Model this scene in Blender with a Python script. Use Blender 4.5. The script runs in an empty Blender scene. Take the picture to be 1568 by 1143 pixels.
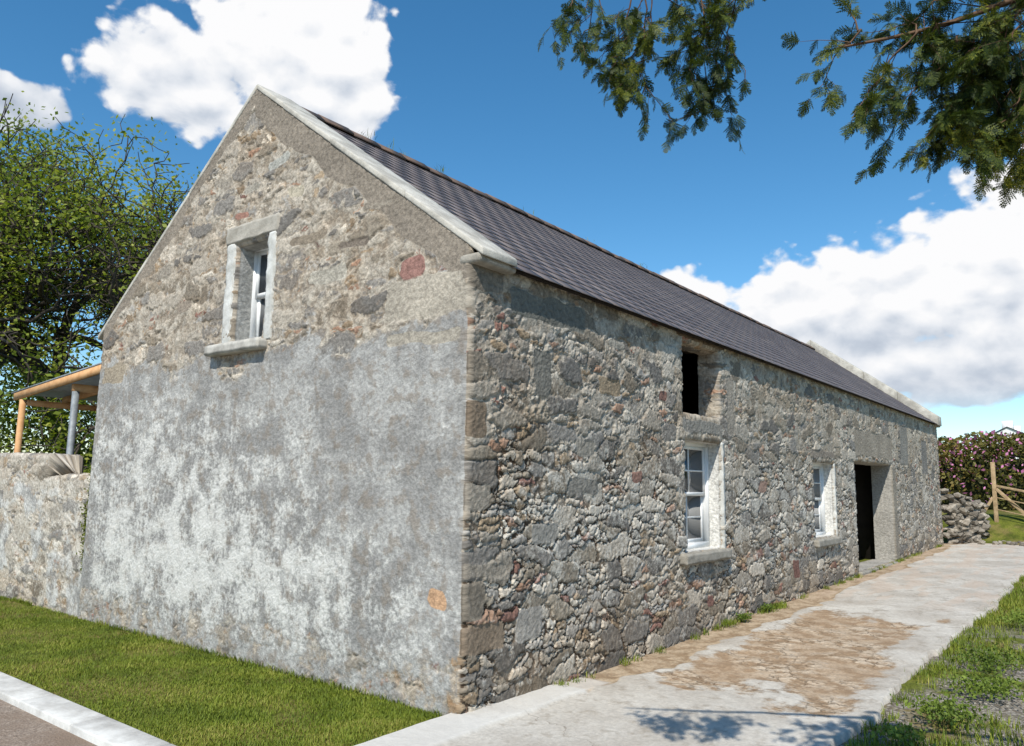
import bpy, math, random
import numpy as np
from mathutils import Vector, Matrix
random.seed(4); RNG=np.random.default_rng(7)
scene=bpy.context.scene
COL=scene.collection
def lin(r,g,b):
    f=lambda c:(c/255/12.92 if c/255<=.04045 else ((c/255+.055)/1.055)**2.4)
    return (f(r),f(g),f(b),1.0)
# ---------------------------------------------------------------- nodes helper
class NT:
    def __init__(s,tree): s.t=tree; s.n=tree.nodes; s.l=tree.links
    def new(s,k,**p):
        n=s.n.new(k)
        for a,b in p.items(): setattr(n,a,b)
        return n
    def put(s,inp,v):
        if v is None: return
        if isinstance(v,bpy.types.NodeSocket): s.l.new(v,inp)
        elif isinstance(v,(tuple,list)) and len(v)==4 and inp.type=='VECTOR': inp.default_value=v[:3]
        else: inp.default_value=v
    def m(s,op,a,b=None,c=None,clamp=False):
        n=s.new('ShaderNodeMath',operation=op,use_clamp=clamp); s.put(n.inputs[0],a); s.put(n.inputs[1],b); s.put(n.inputs[2],c); return n.outputs[0]
    def v(s,op,a,b=None,sc=None):
        n=s.new('ShaderNodeVectorMath',operation=op); s.put(n.inputs[0],a)
        if b is not None: s.put(n.inputs[1],b)
        if sc is not None: s.put(n.inputs['Scale'],sc)
        return n.outputs[0]
    def mix(s,f,a,b,bt='MIX'):
        n=s.new('ShaderNodeMix',data_type='RGBA',blend_type=bt); s.put(n.inputs[0],f); s.put(n.inputs[6],a); s.put(n.inputs[7],b); return n.outputs[2]
    def mf(s,f,a,b):
        n=s.new('ShaderNodeMix',data_type='FLOAT'); s.put(n.inputs[0],f); s.put(n.inputs[2],a); s.put(n.inputs[3],b); return n.outputs[0]
    def ss(s,x,a,b,lo=0.,hi=1.):
        n=s.new('ShaderNodeMapRange',interpolation_type='SMOOTHSTEP'); s.put(n.inputs[0],x); s.put(n.inputs[1],a); s.put(n.inputs[2],b); s.put(n.inputs[3],lo); s.put(n.inputs[4],hi); return n.outputs[0]
    def noise(s,vec,sc,det=4,ro=.55,col=False,dim='3D',dist=0.):
        n=s.new('ShaderNodeTexNoise',noise_dimensions=dim); s.put(n.inputs['Vector'],vec); n.inputs['Scale'].default_value=sc; n.inputs['Detail'].default_value=det; n.inputs['Roughness'].default_value=ro; n.inputs['Distortion'].default_value=dist
        return n.outputs[1 if col else 0]
    def voro(s,vec,sc,feat='F1',rand=1.,dim='2D',metric=None,ex=4.):
        n=s.new('ShaderNodeTexVoronoi',feature=feat,voronoi_dimensions=dim); s.put(n.inputs['Vector'],vec); n.inputs['Scale'].default_value=sc; n.inputs['Randomness'].default_value=rand
        if metric: n.distance=metric; n.inputs['Exponent'].default_value=ex
        return n
    def ramp(s,f,stops,interp='LINEAR'):
        n=s.new('ShaderNodeValToRGB'); r=n.color_ramp; r.interpolation=interp
        while len(r.elements)<len(stops): r.elements.new(.5)
        for e,(p,c) in zip(r.elements,stops): e.position=p; e.color=c
        s.put(n.inputs[0],f); return n.outputs[0]
    def sep(s,c):
        n=s.new('ShaderNodeSeparateXYZ'); s.put(n.inputs[0],c); return n.outputs
    def attr(s,name):
        n=s.new('ShaderNodeAttribute'); n.attribute_name=name; return n
    def bump(s,h,st=.5,d=.01):
        n=s.new('ShaderNodeBump'); s.put(n.inputs['Height'],h); n.inputs['Strength'].default_value=st; n.inputs['Distance'].default_value=d; return n.outputs[0]
def newmat(name):
    m=bpy.data.materials.new(name); m.use_nodes=True; t=NT(m.node_tree); b=m.node_tree.nodes['Principled BSDF']; 
    return m,t,b
def pos(t): return t.new('ShaderNodeNewGeometry').outputs['Position']
def simple(name,c1,c2,sc=8,rough=.85,bs=.4,bd=.01,det=5,spec=.3,island=0.,sc2=None):
    m,t,b=newmat(name); p=pos(t)
    n=t.noise(p,sc,det,.6); c=t.mix(t.ss(n,.3,.7),c1,c2)
    if island>0:
        r=t.new('ShaderNodeNewGeometry').outputs['Random Per Island']
        v=t.m('MULTIPLY_ADD',r,2*island,1-island); cc=t.v('SCALE',c,sc=v); c=cc
    t.put(b.inputs['Base Color'],c); b.inputs['Roughness'].default_value=rough; b.inputs['Specular IOR Level'].default_value=spec
    if bs>0: t.put(b.inputs['Normal'],t.bump(t.noise(p,sc2 or sc*5,4,.65),bs,bd))
    return m
# ---------------------------------------------------------------- mesh helpers
def mesh_np(name,V,F,mats=(),smooth=False,parent=None,attrs=None,fm=None):
    V=np.asarray(V,dtype=np.float32); F=np.asarray(F,dtype=np.int32)
    me=bpy.data.meshes.new(name); k=F.shape[1]
    me.vertices.add(len(V)); me.vertices.foreach_set('co',V.ravel())
    me.loops.add(F.size); me.loops.foreach_set('vertex_index',F.ravel())
    me.polygons.add(len(F)); me.polygons.foreach_set('loop_start',np.arange(0,F.size,k,dtype=np.int32)); me.polygons.foreach_set('loop_total',np.full(len(F),k,dtype=np.int32))
    if smooth: me.polygons.foreach_set('use_smooth',np.ones(len(F),dtype=bool))
    if fm is not None: me.polygons.foreach_set('material_index',np.asarray(fm,dtype=np.int32))
    for m in mats: me.materials.append(m)
    me.update(calc_edges=True)
    if attrs:
        for an,(ty,A) in attrs.items():
            a=me.attributes.new(an,ty,'POINT'); a.data.foreach_set('vector' if ty=='FLOAT_VECTOR' else 'color',np.asarray(A,dtype=np.float32).ravel())
    me.validate()
    o=bpy.data.objects.new(name,me); COL.objects.link(o)
    if parent: o.parent=parent
    return o
def empty(name,loc=(0,0,0)):
    e=bpy.data.objects.new(name,None); e.empty_display_size=.3; COL.objects.link(e); e.location=loc; return e
BOXF=np.array([[0,3,2,1],[4,5,6,7],[0,1,5,4],[1,2,6,5],[2,3,7,6],[3,0,4,7]])
def boxes(name,L,mats,parent=None,bevel=0.,smooth=False):
    Vs=[];Fs=[];o=0
    for b in L:
        if len(b)==6:
            x0,x1,y0,y1,z0,z1=b; b=[(x0,y0,z0),(x1,y0,z0),(x1,y1,z0),(x0,y1,z0),(x0,y0,z1),(x1,y0,z1),(x1,y1,z1),(x0,y1,z1)]
        Vs.append(np.array(b,dtype=float)); Fs.append(BOXF+o); o+=8
    ob=mesh_np(name,np.concatenate(Vs),np.concatenate(Fs),mats,parent=parent,smooth=False)
    if bevel>0:
        md=ob.modifiers.new('b','BEVEL'); md.width=bevel; md.segments=2; md.limit_method='ANGLE'
    return ob
def beam(p0,p1,w,h):
    p0=Vector(p0);p1=Vector(p1); d=(p1-p0).normalized(); up=Vector((0,0,1)) if abs(d.z)<.95 else Vector((1,0,0))
    s=d.cross(up).normalized()*w/2; u=s.cross(d).normalized()*h/2
    return [tuple(p0-s-u),tuple(p0+s-u),tuple(p1+s-u),tuple(p1-s-u),tuple(p0-s+u),tuple(p0+s+u),tuple(p1+s+u),tuple(p1-s+u)]
def tubes(segs,n=6):
    P0=np.array([s[0] for s in segs],float);P1=np.array([s[1] for s in segs],float);R0=np.array([s[2] for s in segs]);R1=np.array([s[3] for s in segs])
    d=P1-P0; L=np.linalg.norm(d,axis=1,keepdims=True)+1e-9; d/=L
    a=np.where(np.abs(d[:,2:3])<.9,np.array([[0,0,1.]]),np.array([[1.,0,0]])); s=np.cross(d,a); s/=np.linalg.norm(s,axis=1,keepdims=True); u=np.cross(s,d)
    th=np.arange(n)/n*2*np.pi
    ring=lambda P,R:P[:,None,:]+R[:,None,None]*(np.cos(th)[None,:,None]*s[:,None,:]+np.sin(th)[None,:,None]*u[:,None,:])
    V=np.concatenate([ring(P0,R0),ring(P1+d*R1[:,None]*.4,R1)],axis=1).reshape(-1,3)
    b=np.arange(len(segs))[:,None]*2*n; i=np.arange(n)[None,:]; j=(i+1)%n
    F=np.stack([b+i,b+j,b+n+j,b+n+i],axis=-1).reshape(-1,4)[:,::-1]
    return V,F
def frames(n,rng):
    q=rng.normal(size=(n,3)); q/=np.linalg.norm(q,axis=1,keepdims=True); r=rng.normal(size=(n,3)); s=np.cross(q,r); s/=np.linalg.norm(s,axis=1,keepdims=True); return q,s
def leafquads(C,size,rng,asp=.6,flat=0.):
    n=len(C); a,b=frames(n,rng)
    sz=size*(0.6+.8*rng.random(n))[:,None]
    V=np.stack([C-a*sz,C-b*sz*asp,C+a*sz,C+b*sz*asp],axis=1).reshape(-1,3)
    F=np.arange(4*n).reshape(-1,4); return V,F
def join(parts):
    Vs=[];Fs=[];fm=[];o=0
    for i,(V,F,m) in enumerate(parts):
        Vs.append(V);Fs.append(F+o);fm.append(np.full(len(F),m));o+=len(V)
    return np.concatenate(Vs),np.concatenate(Fs),np.concatenate(fm)
def sstep(x,a,b):
    t=np.clip((x-a)/(b-a),0,1); return t*t*(3-2*t)
def vnoise(x,y,sc,seed=0,octv=3):
    out=np.zeros_like(x,dtype=float);amp=1;tot=0
    r=np.random.default_rng(seed); T=r.random((256,256))
    for o in range(octv):
        X=x*sc+37.3*o+500;Y=y*sc+11.7*o+500; xi=np.floor(X).astype(int);yi=np.floor(Y).astype(int);fx=X-xi;fy=Y-yi
        fx=fx*fx*(3-2*fx);fy=fy*fy*(3-2*fy)
        g=lambda a,b:T[a%256,b%256]
        v=(g(xi,yi)*(1-fx)+g(xi+1,yi)*fx)*(1-fy)+(g(xi,yi+1)*(1-fx)+g(xi+1,yi+1)*fx)*fy
        out+=v*amp;tot+=amp;amp*=.5;sc*=2
    return out/tot
# ---------------------------------------------------------------- dimensions
L=20.6; W=6.6
def G(x): return 0.0145*np.clip(x,0,21)
def H(y): return 3.86+.74*np.minimum(y,W-y)      # coping top line
# ---------------------------------------------------------------- stone material
def stone_material():
    m,t,b=newmat('rubble_stone'); m.displacement_method='DISPLACEMENT'
    uv=t.attr('wuv').outputs['Vector']; M=t.attr('M'); P=t.attr('P')
    ms=t.sep(M.outputs['Color']); render,white,point=ms[0],ms[1],ms[2]; brown=M.outputs['Alpha']
    wn=t.v('SUBTRACT',t.noise(uv,4.2,4,.6,True,'2D'),(.5,.5,.5))
    w=t.v('ADD',uv,t.v('SCALE',wn,sc=.2))
    a=t.v('MULTIPLY',w,(2.3,5.6,1)); c=t.v('MULTIPLY',w,(5.0,12.,1))
    A1=t.voro(a,1,'F1',.95,'2D','MINKOWSKI',3.5);A2=t.voro(a,1,'F2',.95,'2D','MINKOWSKI',3.5)
    B1=t.voro(c,1,'F1',.95,'2D','MINKOWSKI',3.);B2=t.voro(c,1,'F2',.95,'2D','MINKOWSKI',3.)
    eA=t.m('MULTIPLY',t.m('SUBTRACT',A2.outputs['Distance'],A1.outputs['Distance']),.12); eB=t.m('MULTIPLY',t.m('SUBTRACT',B2.outputs['Distance'],B1.outputs['Distance']),.066)
    cA=A1.outputs['Color']; cB=B1.outputs['Color']
    fine=t.noise(uv,21,5,.7,False,'2D'); med=t.noise(uv,6.5,4,.6,False,'2D'); low=t.noise(uv,1.7,6,.68,False,'2D')
    sel=t.m('GREATER_THAN',t.m('ADD',t.sep(cA)[0],t.m('MULTIPLY',low,.8)),.88)
    e=t.mf(sel,eA,t.m('MINIMUM',eA,eB)); cc=t.sep(t.mix(sel,cA,cB))
    e2=t.m('ADD',e,t.m('MULTIPLY',t.m('SUBTRACT',fine,.5),.03))
    h=t.ss(e2,-.001,.016)
    hs=t.m('MULTIPLY',h,t.m('MULTIPLY_ADD',cc[2],.6,.4))
    lvl=t.m('MULTIPLY',point,t.m('MULTIPLY_ADD',med,1.1,.1))
    mort=t.ss(t.m('SUBTRACT',hs,lvl),-.04,.08,1.,0.)
    hh=t.m('MAXIMUM',hs,lvl)
    stone=t.ramp(cc[0],[(0,lin(146,137,123)),(.14,lin(174,166,153)),(.28,lin(132,128,122)),(.42,lin(186,177,163)),(.55,lin(156,139,117)),(.66,lin(162,158,151)),(.78,lin(192,185,172)),(.9,lin(160,132,113)),(.965,lin(142,110,99))],'CONSTANT')
    stone=t.v('SCALE',stone,sc=t.m('MULTIPLY',t.m('MULTIPLY_ADD',cc[1],.5,.75),t.ss(fine,.25,.75,.64,1.28)))
    mc=t.mix(t.ss(med,.35,.65),lin(154,144,130),lin(190,182,168)); mc=t.v('SCALE',mc,sc=t.ss(fine,.3,.7,.68,1.15))
    dirt=t.mix(t.ss(point,.18,.6),lin(90,75,60),mc)
    c0=t.mix(mort,stone,dirt)
    c0=t.mix(t.m('MULTIPLY',t.ss(low,.45,.62),.5),c0,t.v('MULTIPLY',c0,(.88,.78,.68)))
    c0=t.mix(t.m('MULTIPLY',brown,.65),c0,t.v('MULTIPLY',c0,(.80,.69,.58)))
    wn1=t.noise(uv,3.4,7,.74,False,'2D')
    c0=t.mix(t.m('MULTIPLY',t.ss(wn1,.36,.30),.3),c0,lin(170,130,92))
    wv=t.m('ADD',t.m('MULTIPLY_ADD',fine,.36,t.m('MULTIPLY',wn1,.88)),t.m('MULTIPLY',white,.42))
    wst=t.m('MULTIPLY',t.ss(wv,.68,.86),t.ss(hh,.1,.5))
    c1=t.mix(t.m('MULTIPLY',wst,.72),c0,lin(206,201,190))
    rc=t.mix(t.ss(low,.38,.62),lin(142,140,136),lin(170,168,163)); rc=t.v('SCALE',rc,sc=t.ss(fine,.28,.72,.76,1.16))
    rc=t.mix(t.m('MULTIPLY',t.ss(med,.5,.66),.6),rc,lin(134,123,110))
    wr=t.ss(wv,.69,.92); rc=t.mix(t.m('MULTIPLY',wr,.74),rc,lin(214,212,205))
    rmask=t.ss(t.m('ADD',render,t.m('MULTIPLY',t.m('SUBTRACT',wn1,.5),1.2)),.4,.6)
    rmask=t.m('MULTIPLY',rmask,t.ss(render,.02,.1))
    c2=t.mix(rmask,c1,rc)
    pa=t.ss(t.m('ADD',P.outputs['Alpha'],t.m('MULTIPLY',t.m('SUBTRACT',fine,.5),.5)),.42,.62)
    pc=t.v('SCALE',P.outputs['Color'],sc=t.m('MULTIPLY',t.ss(fine,.25,.75,.7,1.24),t.ss(low,.3,.7,.85,1.12)))
    c3=t.mix(pa,c2,pc)
    cav=t.m('MAXIMUM',t.m('MAXIMUM',t.ss(hh,0.,.32,.52,1.),rmask),pa)
    c3=t.v('SCALE',c3,sc=cav)
    t.put(b.inputs['Base Color'],c3); b.inputs['Roughness'].default_value=.92; b.inputs['Specular IOR Level'].default_value=.2
    t.put(b.inputs['Normal'],t.bump(t.noise(uv,42,3,.7,False,'2D'),.7,.012))
    d=t.m('ADD',t.m('MULTIPLY',hh,.038),t.m('ADD',t.m('MULTIPLY',fine,.02),t.m('MULTIPLY',med,.014)))
    dr=t.m('ADD',t.m('MULTIPLY',hh,.006),t.m('ADD',t.m('ADD',t.m('MULTIPLY',fine,.013),t.m('MULTIPLY',wr,.003)),t.m('ADD',t.m('MULTIPLY',med,.016),.025)))
    dd=t.mf(rmask,d,dr); dd=t.mf(pa,dd,t.m('MULTIPLY_ADD',fine,.02,t.m('MULTIPLY_ADD',med,.014,.024)))
    dn=t.new('ShaderNodeDisplacement'); t.put(dn.inputs['Height'],dd); dn.inputs['Midlevel'].default_value=0.; dn.inputs['Scale'].default_value=1.
    t.l.new(dn.outputs[0],m.node_tree.nodes['Material Output'].inputs['Displacement'])
    return m
STONE=stone_material()
PATCH=[]
def pg(y0,y1,z0,z1,c): PATCH.append((W-y1,W-y0,z0,z1,c))
def pw(x0,x1,z0,z1,c): PATCH.append((W+x0,W+x1,z0,z1,c))
qr=random.Random(12); zq=-.2; kq=0
while zq<3.6:
    hq=qr.uniform(.14,.34); c=qr.choice([lin(136,126,112),lin(150,141,128),lin(128,119,106),lin(156,148,135),lin(138,122,104)])
    if qr.random()<.42: PATCH.append((W+.0,W+(qr.uniform(.3,.6) if kq%2 else qr.uniform(.1,.24)),zq+.015,zq+hq-.015,c))
    zq+=hq; kq+=1
pg(-.01,.98,3.22,3.6,lin(172,163,148)); pg(.5,.82,3.6,3.8,lin(150,114,104)); pg(1.55,2.15,3.75,3.9,lin(174,167,153))
pg(2.6,2.95,5.18,5.3,lin(166,164,155)); pg(3.1,3.4,5.0,5.1,lin(162,155,142)); pg(2.3,2.6,4.75,4.88,lin(180,170,150)); pg(3.3,3.6,4.7,4.78,lin(150,114,100))
pg(.14,.36,.78,.94,lin(186,150,118)); pg(.05,.95,2.98,3.1,lin(164,156,142)); pg(5.9,6.5,3.02,3.28,lin(156,144,126))
pg(1.25,1.7,4.02,4.1,lin(128,117,105)); pg(4.35,4.7,3.78,3.9,lin(148,136,122)); pg(1.9,2.5,4.2,4.3,lin(140,128,112)); pg(.9,1.4,4.35,4.43,lin(150,140,126))
pw(.5,1.7,3.28,3.54,lin(118,117,109)); pw(.85,1.12,2.6,3.05,lin(122,119,111)); pw(1.55,1.9,2.08,2.26,lin(158,152,141))
pw(.65,1.02,.45,.74,lin(158,152,143)); pw(.88,1.25,1.25,1.45,lin(150,146,138)); pw(1.4,1.95,1.7,1.86,lin(134,130,122))
pw(3.86,5.12,2.46,2.62,lin(138,134,126)); pw(8.8,10.2,2.34,2.48,lin(142,132,120))
pw(11.6,14.8,2.46,3.0,lin(156,146,132)); pw(15.7,16.5,2.4,3.35,lin(142,138,130)); pw(18.2,18.9,2.2,3.1,lin(132,128,122)); pw(14.7,15.05,.2,2.3,lin(146,138,125))
pw(6.3,6.7,1.72,1.9,lin(158,132,118)); pw(2.65,2.9,1.82,1.96,lin(138,108,96)); pw(3.3,3.5,2.78,2.9,lin(130,100,90)); pw(7.7,8.0,.4,.7,lin(124,92,82)); pw(4.5,4.72,.32,.46,lin(130,98,88))
pw(1.95,2.4,2.72,2.9,lin(154,138,116)); pw(2.15,2.5,3.22,3.32,lin(166,160,148)); pw(5.25,5.5,2.5,3.3,lin(156,148,136))
def wall_attrs(u,v,gable):
    n=len(u); M=np.zeros((n,4));P=np.zeros((n,4))
    isg=gable
    y=W-u
    nz=vnoise(u,v,.9,3); nz2=vnoise(u,v,2.5,5)
    edge=3.02+.35*(nz-.5)*2+.2*(nz2-.5)+.15*np.exp(-((y-.8)/.7)**2)
    r=sstep(edge-v,-.25,.3); r*=1-.45*sstep(.3+.3*nz-v,-.1,.15)
    r=np.clip(r+.52*sstep(v,2.9,3.1)*(.15+.85*vnoise(u,v,1.1,9)),0,1)
    g=lambda cy,cz,sy,sz:np.exp(-((y-cy)/sy)**2-((v-cz)/sz)**2)
    wg=.24*g(4.8,2.0,1.6,1.2)+.25*g(2.9,1.3,1.9,.8)+.36*g(4.6,.75,2.2,.5)+.2*g(6.0,1.5,.8,1.2)+.16*g(1.3,.6,.9,.4)+.16*g(3.1,.7,1.2,.35)-.22*g(.9,2.2,.8,1.0)-.25*g(3.6,2.95,3,.35)
    wg-=.2*sstep(.25-v,-.1,.25); wg+=.3*(vnoise(u*2.2,v*.8,1.6,77)-.5)
    M[:,0]=np.where(isg,r,0)
    M[:,1]=np.where(isg,np.where(v<3.05,wg+.07,-.12-.25*(nz2-.3)),0)
    M[:,2]=np.where(isg,np.where(v>2.6,.86+.55*(nz2-.5)-.25*sstep(v,4.6,5.6),.75),0)
    M[:,3]=np.where(isg,.3*sstep(v,2.7,3.3)+.7*sstep(.3-v,-.1,.2)+.6*sstep(.12-y,-.05,.08),0)
    x=u-W; up=sstep(v,1.9+.7*(nz-.5),2.9)
    M[:,1]=np.where(isg,M[:,1],.0+.32*np.exp(-((v-1.5)/.95)**2)*sstep(x,.2,1.2)-.1*sstep(x,13,16)-.14*up)
    M[:,2]=np.where(isg,M[:,2],.32+.42*up+.7*(nz2-.5)+.15*sstep(x,12,16))
    M[:,3]=np.where(isg,M[:,3],.15+.45*sstep(.5-v,-.3,.3)+.35*np.exp(-((x-.45)/.5)**2)*sstep(v,1.2,2)+.7*(nz-.5))
    for (u0,u1,v0,v1,c) in PATCH:
        s=(u>u0-.15)&(u<u1+.15)&(v>v0-.15)&(v<v1+.15)
        if u0==W: s&=~isg
        if not s.any(): continue
        us=u[s]+.11*(vnoise(u[s],v[s],4,11)-.5);vs=v[s]+.09*(vnoise(u[s],v[s],4,12)-.5)
        dx=np.minimum((us-u0) if u0!=W else us*0+9,u1-us);dy=np.minimum(vs-v0,v1-vs); rr=.06
        d=np.where((dx<rr)&(dy<rr),rr-np.hypot(rr-np.minimum(dx,rr),rr-np.minimum(dy,rr)),np.minimum(dx,dy))
        a=sstep(d,-.02,.025); idx=np.where(s)[0]; k=a>P[idx,3]
        P[idx[k],:3]=np.array(c[:3]); P[idx[k],3]=a[k]
    prof=H(np.clip(y,0,W))-.085; dr=(prof-v)*.8; wd=np.where(y<3.3,.25,.15)+.18*(nz2-.5)+.1*(nz-.5)
    a=np.where(isg&(v>3.5),sstep(wd-dr,-.03,.04),0); k=a>P[:,3]
    P[k,:3]=np.array(lin(138,128,115)[:3]); P[k,3]=a[k]
    return M,P
def snap(A,vals):
    A=A.copy()
    for v in vals: A[np.argmin(abs(A-v))]=v
    return A
OPEN={'gw':(W-3.50,W-2.87,3.27,4.43,.24),'w1':(W+3.94,W+5.07,.98,2.40,.24),'loft':(W+3.90,W+5.06,2.66,3.62,.27),'w2':(W+8.92,W+10.14,.93,2.28,.24),'door':(W+11.55,W+14.75,.17,2.38,.40)}
def barn_walls(parent):
    S=np.concatenate([np.arange(-1.2,0,.05),np.arange(0,W,.013),np.arange(W,W+6,.013),np.arange(W+6,W+L,.028),np.arange(W+L,2*W+L+.01,.1)])
    R=np.concatenate([np.arange(-.2,4.0,.013),np.arange(4.0,6.35,.0135)])
    S=snap(S,[0,W,W+L]+[o[0] for o in OPEN.values()]+[o[1] for o in OPEN.values()]); R=snap(R,[0]+[o[2] for o in OPEN.values()]+[o[3] for o in OPEN.values()])
    nS,nR=len(S),len(R)
    ss,rr=np.meshgrid(S,R,indexing='ij')
    def top(s):
        return np.where(s<0,3.7,np.where(s<=W,H(np.clip(W-s,0,W))-.07,np.where(s<W+L,3.69,H(np.clip(s-W-L,0,W))-.07)))
    T=top(ss); zz=np.minimum(rr,T)
    x=np.where(ss<0,-ss,np.where(ss<=W,0,np.where(ss<=W+L,ss-W,L)))
    y=np.where(ss<0,W,np.where(ss<=W,W-ss,np.where(ss<=W+L,0,ss-W-L)))
    V=np.stack([x,y,zz],-1).reshape(-1,3)
    keep=(rr[:-1,:-1]<T[:-1,:-1]-1e-4)|(rr[1:,:-1]<T[1:,:-1]-1e-4)
    idx=np.arange(nS*nR).reshape(nS,nR)
    extraV=[];extraF=[];eu=[];off=nS*nR
    for nm,(s0,s1,z0,z1,dp) in OPEN.items():
        i0,i1=np.argmin(abs(S-s0)),np.argmin(abs(S-s1)); j0,j1=np.argmin(abs(R-z0)),np.argmin(abs(R-z1))
        keep[i0:i1,j0:j1]=False
        loop=[(i,j0) for i in range(i0,i1)]+[(i1,j) for j in range(j0,j1)]+[(i,j1) for i in range(i1,i0,-1)]+[(i0,j) for j in range(j1,j0,-1)]
        li=np.array([idx[a,b] for a,b in loop]); base=V[li]; inward=np.array([1,0,0]) if nm=='gw' else np.array([0,1,0])
        side=np.array([(-1 if a==i0 else (1 if a==i1 else 0)) for a,b in loop]); vert=np.array([(-1 if b==j0 else (1 if b==j1 else 0)) for a,b in loop])
        prev=li; n=len(li)
        steps=np.arange(.02,dp+.01,.02 if dp<.3 else .03)
        for d in steps:
            nv=base+inward*d; extraV.append(nv); cur=np.arange(n)+off; off+=n
            eu.append(np.stack([S[[a for a,b in loop]]+side*d,R[[b for a,b in loop]]+vert*d,np.full(n,1.)],-1))
            nx=np.roll(prev,-1);nc=np.roll(cur,-1)
            extraF.append(np.stack([prev,nx,nc,cur],-1)); prev=cur
    F=np.stack([idx[:-1,:-1],idx[1:,:-1],idx[1:,1:],idx[:-1,1:]],-1)[keep]
    V=np.concatenate([V]+extraV); F=np.concatenate([F]+extraF)
    uv=np.concatenate([np.stack([ss,rr,0*ss],-1).reshape(-1,3)]+eu)
    gable=uv[:,0]<W-1e-6
    M,P=wall_attrs(uv[:,0],uv[:,1],gable)
    rev=uv[:,2]>.5
    q=rev&((uv[:,1]>0.7)&(uv[:,1]<2.6))&(uv[:,0]>W)&(uv[:,0]<W+10.8)
    P[q,:3]=np.array(lin(212,210,204)[:3]);P[q,3]=1
    q=rev&(uv[:,0]<W); P[q,:3]=np.array(lin(172,171,166)[:3]);P[q,3]=1
    q=rev&(uv[:,0]>W+11); P[q,:3]=np.array(lin(162,158,150)[:3]);P[q,3]=.75
    uv[:,2]=0
    used=np.zeros(len(V),bool); used[F.ravel()]=True; mp=np.cumsum(used)-1
    o=mesh_np('stone_walls',V[used],mp[F],[STONE],True,parent,{'wuv':('FLOAT_VECTOR',uv[used]),'M':('FLOAT_COLOR',M[used]),'P':('FLOAT_COLOR',P[used])})
    return o
barn=empty('stone_barn')
walls=barn_walls(barn)
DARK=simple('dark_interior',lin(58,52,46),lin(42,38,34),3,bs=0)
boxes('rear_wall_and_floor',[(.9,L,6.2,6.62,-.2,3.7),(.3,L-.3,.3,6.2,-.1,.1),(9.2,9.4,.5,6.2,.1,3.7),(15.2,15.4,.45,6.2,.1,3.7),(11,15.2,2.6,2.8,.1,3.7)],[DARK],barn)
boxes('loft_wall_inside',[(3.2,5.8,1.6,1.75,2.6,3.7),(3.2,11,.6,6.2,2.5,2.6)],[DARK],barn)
CONC=simple('weathered_concrete',lin(150,146,138),lin(196,192,182),6,.9,.5,.006)
CONCD=simple('old_cement_coping',lin(160,155,144),lin(204,199,187),4,.9,.7,.01)
LIME=simple('limewashed_plaster',lin(178,177,170),lin(212,211,205),7,.9,.8,.008)
STN=simple('sill_stone',lin(134,129,119),lin(166,160,148),10,.9,.8,.01)
WHITE=simple('white_window_paint',lin(222,223,222),lin(234,234,232),5,.45,0)
m,t,b=newmat('window_glass'); b.inputs['Base Color'].default_value=lin(44,50,56); b.inputs['Roughness'].default_value=.04; b.inputs['Specular IOR Level'].default_value=.8; GLASS=m
def chevron(name,x0,x1,ytip,toff,th,mat,parent,bev=.012,n=1):
    ys=[-ytip,W/2,W+ytip]; top=[(y,3.86+.74*min(y,W-y)+toff) for y in ys]; bot=[(y,z-th) for y,z in top]
    V=[];F=[]
    pr=top+bot[::-1]
    for xx in (x0,x1):
        for y,z in pr: V.append((xx,y,z))
    F=[[0,1,4,5],[1,2,3,4],[6,11,10,7],[7,10,9,8]]
    for i in range(6): j=(i+1)%6; F.append([i,i+6,j+6,j])
    ob=mesh_np(name,V,F,[mat],parent=parent)
    if bev: md=ob.modifiers.new('b','BEVEL'); md.width=bev; md.segments=2; md.limit_method='ANGLE'
    return ob
def coping(name,x0,x1,parent,off=0.,th=.07):
    Ls=[];rg=random.Random(int(x0*10)+3)
    for side in (0,1):
        y=-.17
        while y<W/2-.001:
            y2=min(y+rg.uniform(.85,1.3),W/2)
            if W/2-y2<.5: y2=W/2
            j=off+rg.uniform(-.008,.006); j2=rg.uniform(-.01,.01); ya,yb=y+.002,y2-(.002 if y2<W/2 else 0)
            f=lambda yy:yy if side==0 else W-yy
            za,zb=3.86+.74*ya+j,3.86+.74*yb+off+(j-off)*.3
            q=[(ya,za-th),(yb,zb-th),(yb,zb),(ya,za)]
            a=[(x0+j2,f(q[0][0]),q[0][1]),(x1+j2,f(q[0][0]),q[0][1]),(x1+j2,f(q[1][0]),q[1][1]),(x0+j2,f(q[1][0]),q[1][1]),(x0+j2,f(q[3][0]),q[3][1]),(x1+j2,f(q[3][0]),q[3][1]),(x1+j2,f(q[2][0]),q[2][1]),(x0+j2,f(q[2][0]),q[2][1])]
            if side==1: a=[a[1],a[0],a[3],a[2],a[5],a[4],a[7],a[6]]
            Ls.append(a); y=y2
    return boxes(name,Ls,[CONCD],parent,.014)
coping('gable_coping',-.05,.43,barn); coping('far_gable_coping',L-.5,L+.05,barn,.17,.27)
boxes('kneeler_stones',[(-.05,.46,-.14,.1,3.62,3.71),(L-.4,L+.04,-.14,.1,3.60,3.70)],[STN],barn,.03)
chevron('roof_deck',.3,L-.3,.06,-.105,.05,DARK,barn,0)
m,t,b=newmat('roof_slate'); r=t.new('ShaderNodeNewGeometry').outputs['Random Per Island']; p=pos(t)
c=t.ramp(r,[(0,lin(100,92,92)),(.3,lin(107,99,98)),(.6,lin(103,95,95)),(.9,lin(111,103,101)),(1,lin(120,110,106))]); c=t.v('SCALE',c,sc=t.ss(t.noise(p,1.3,6,.65),.3,.7,.8,1.14))
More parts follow.
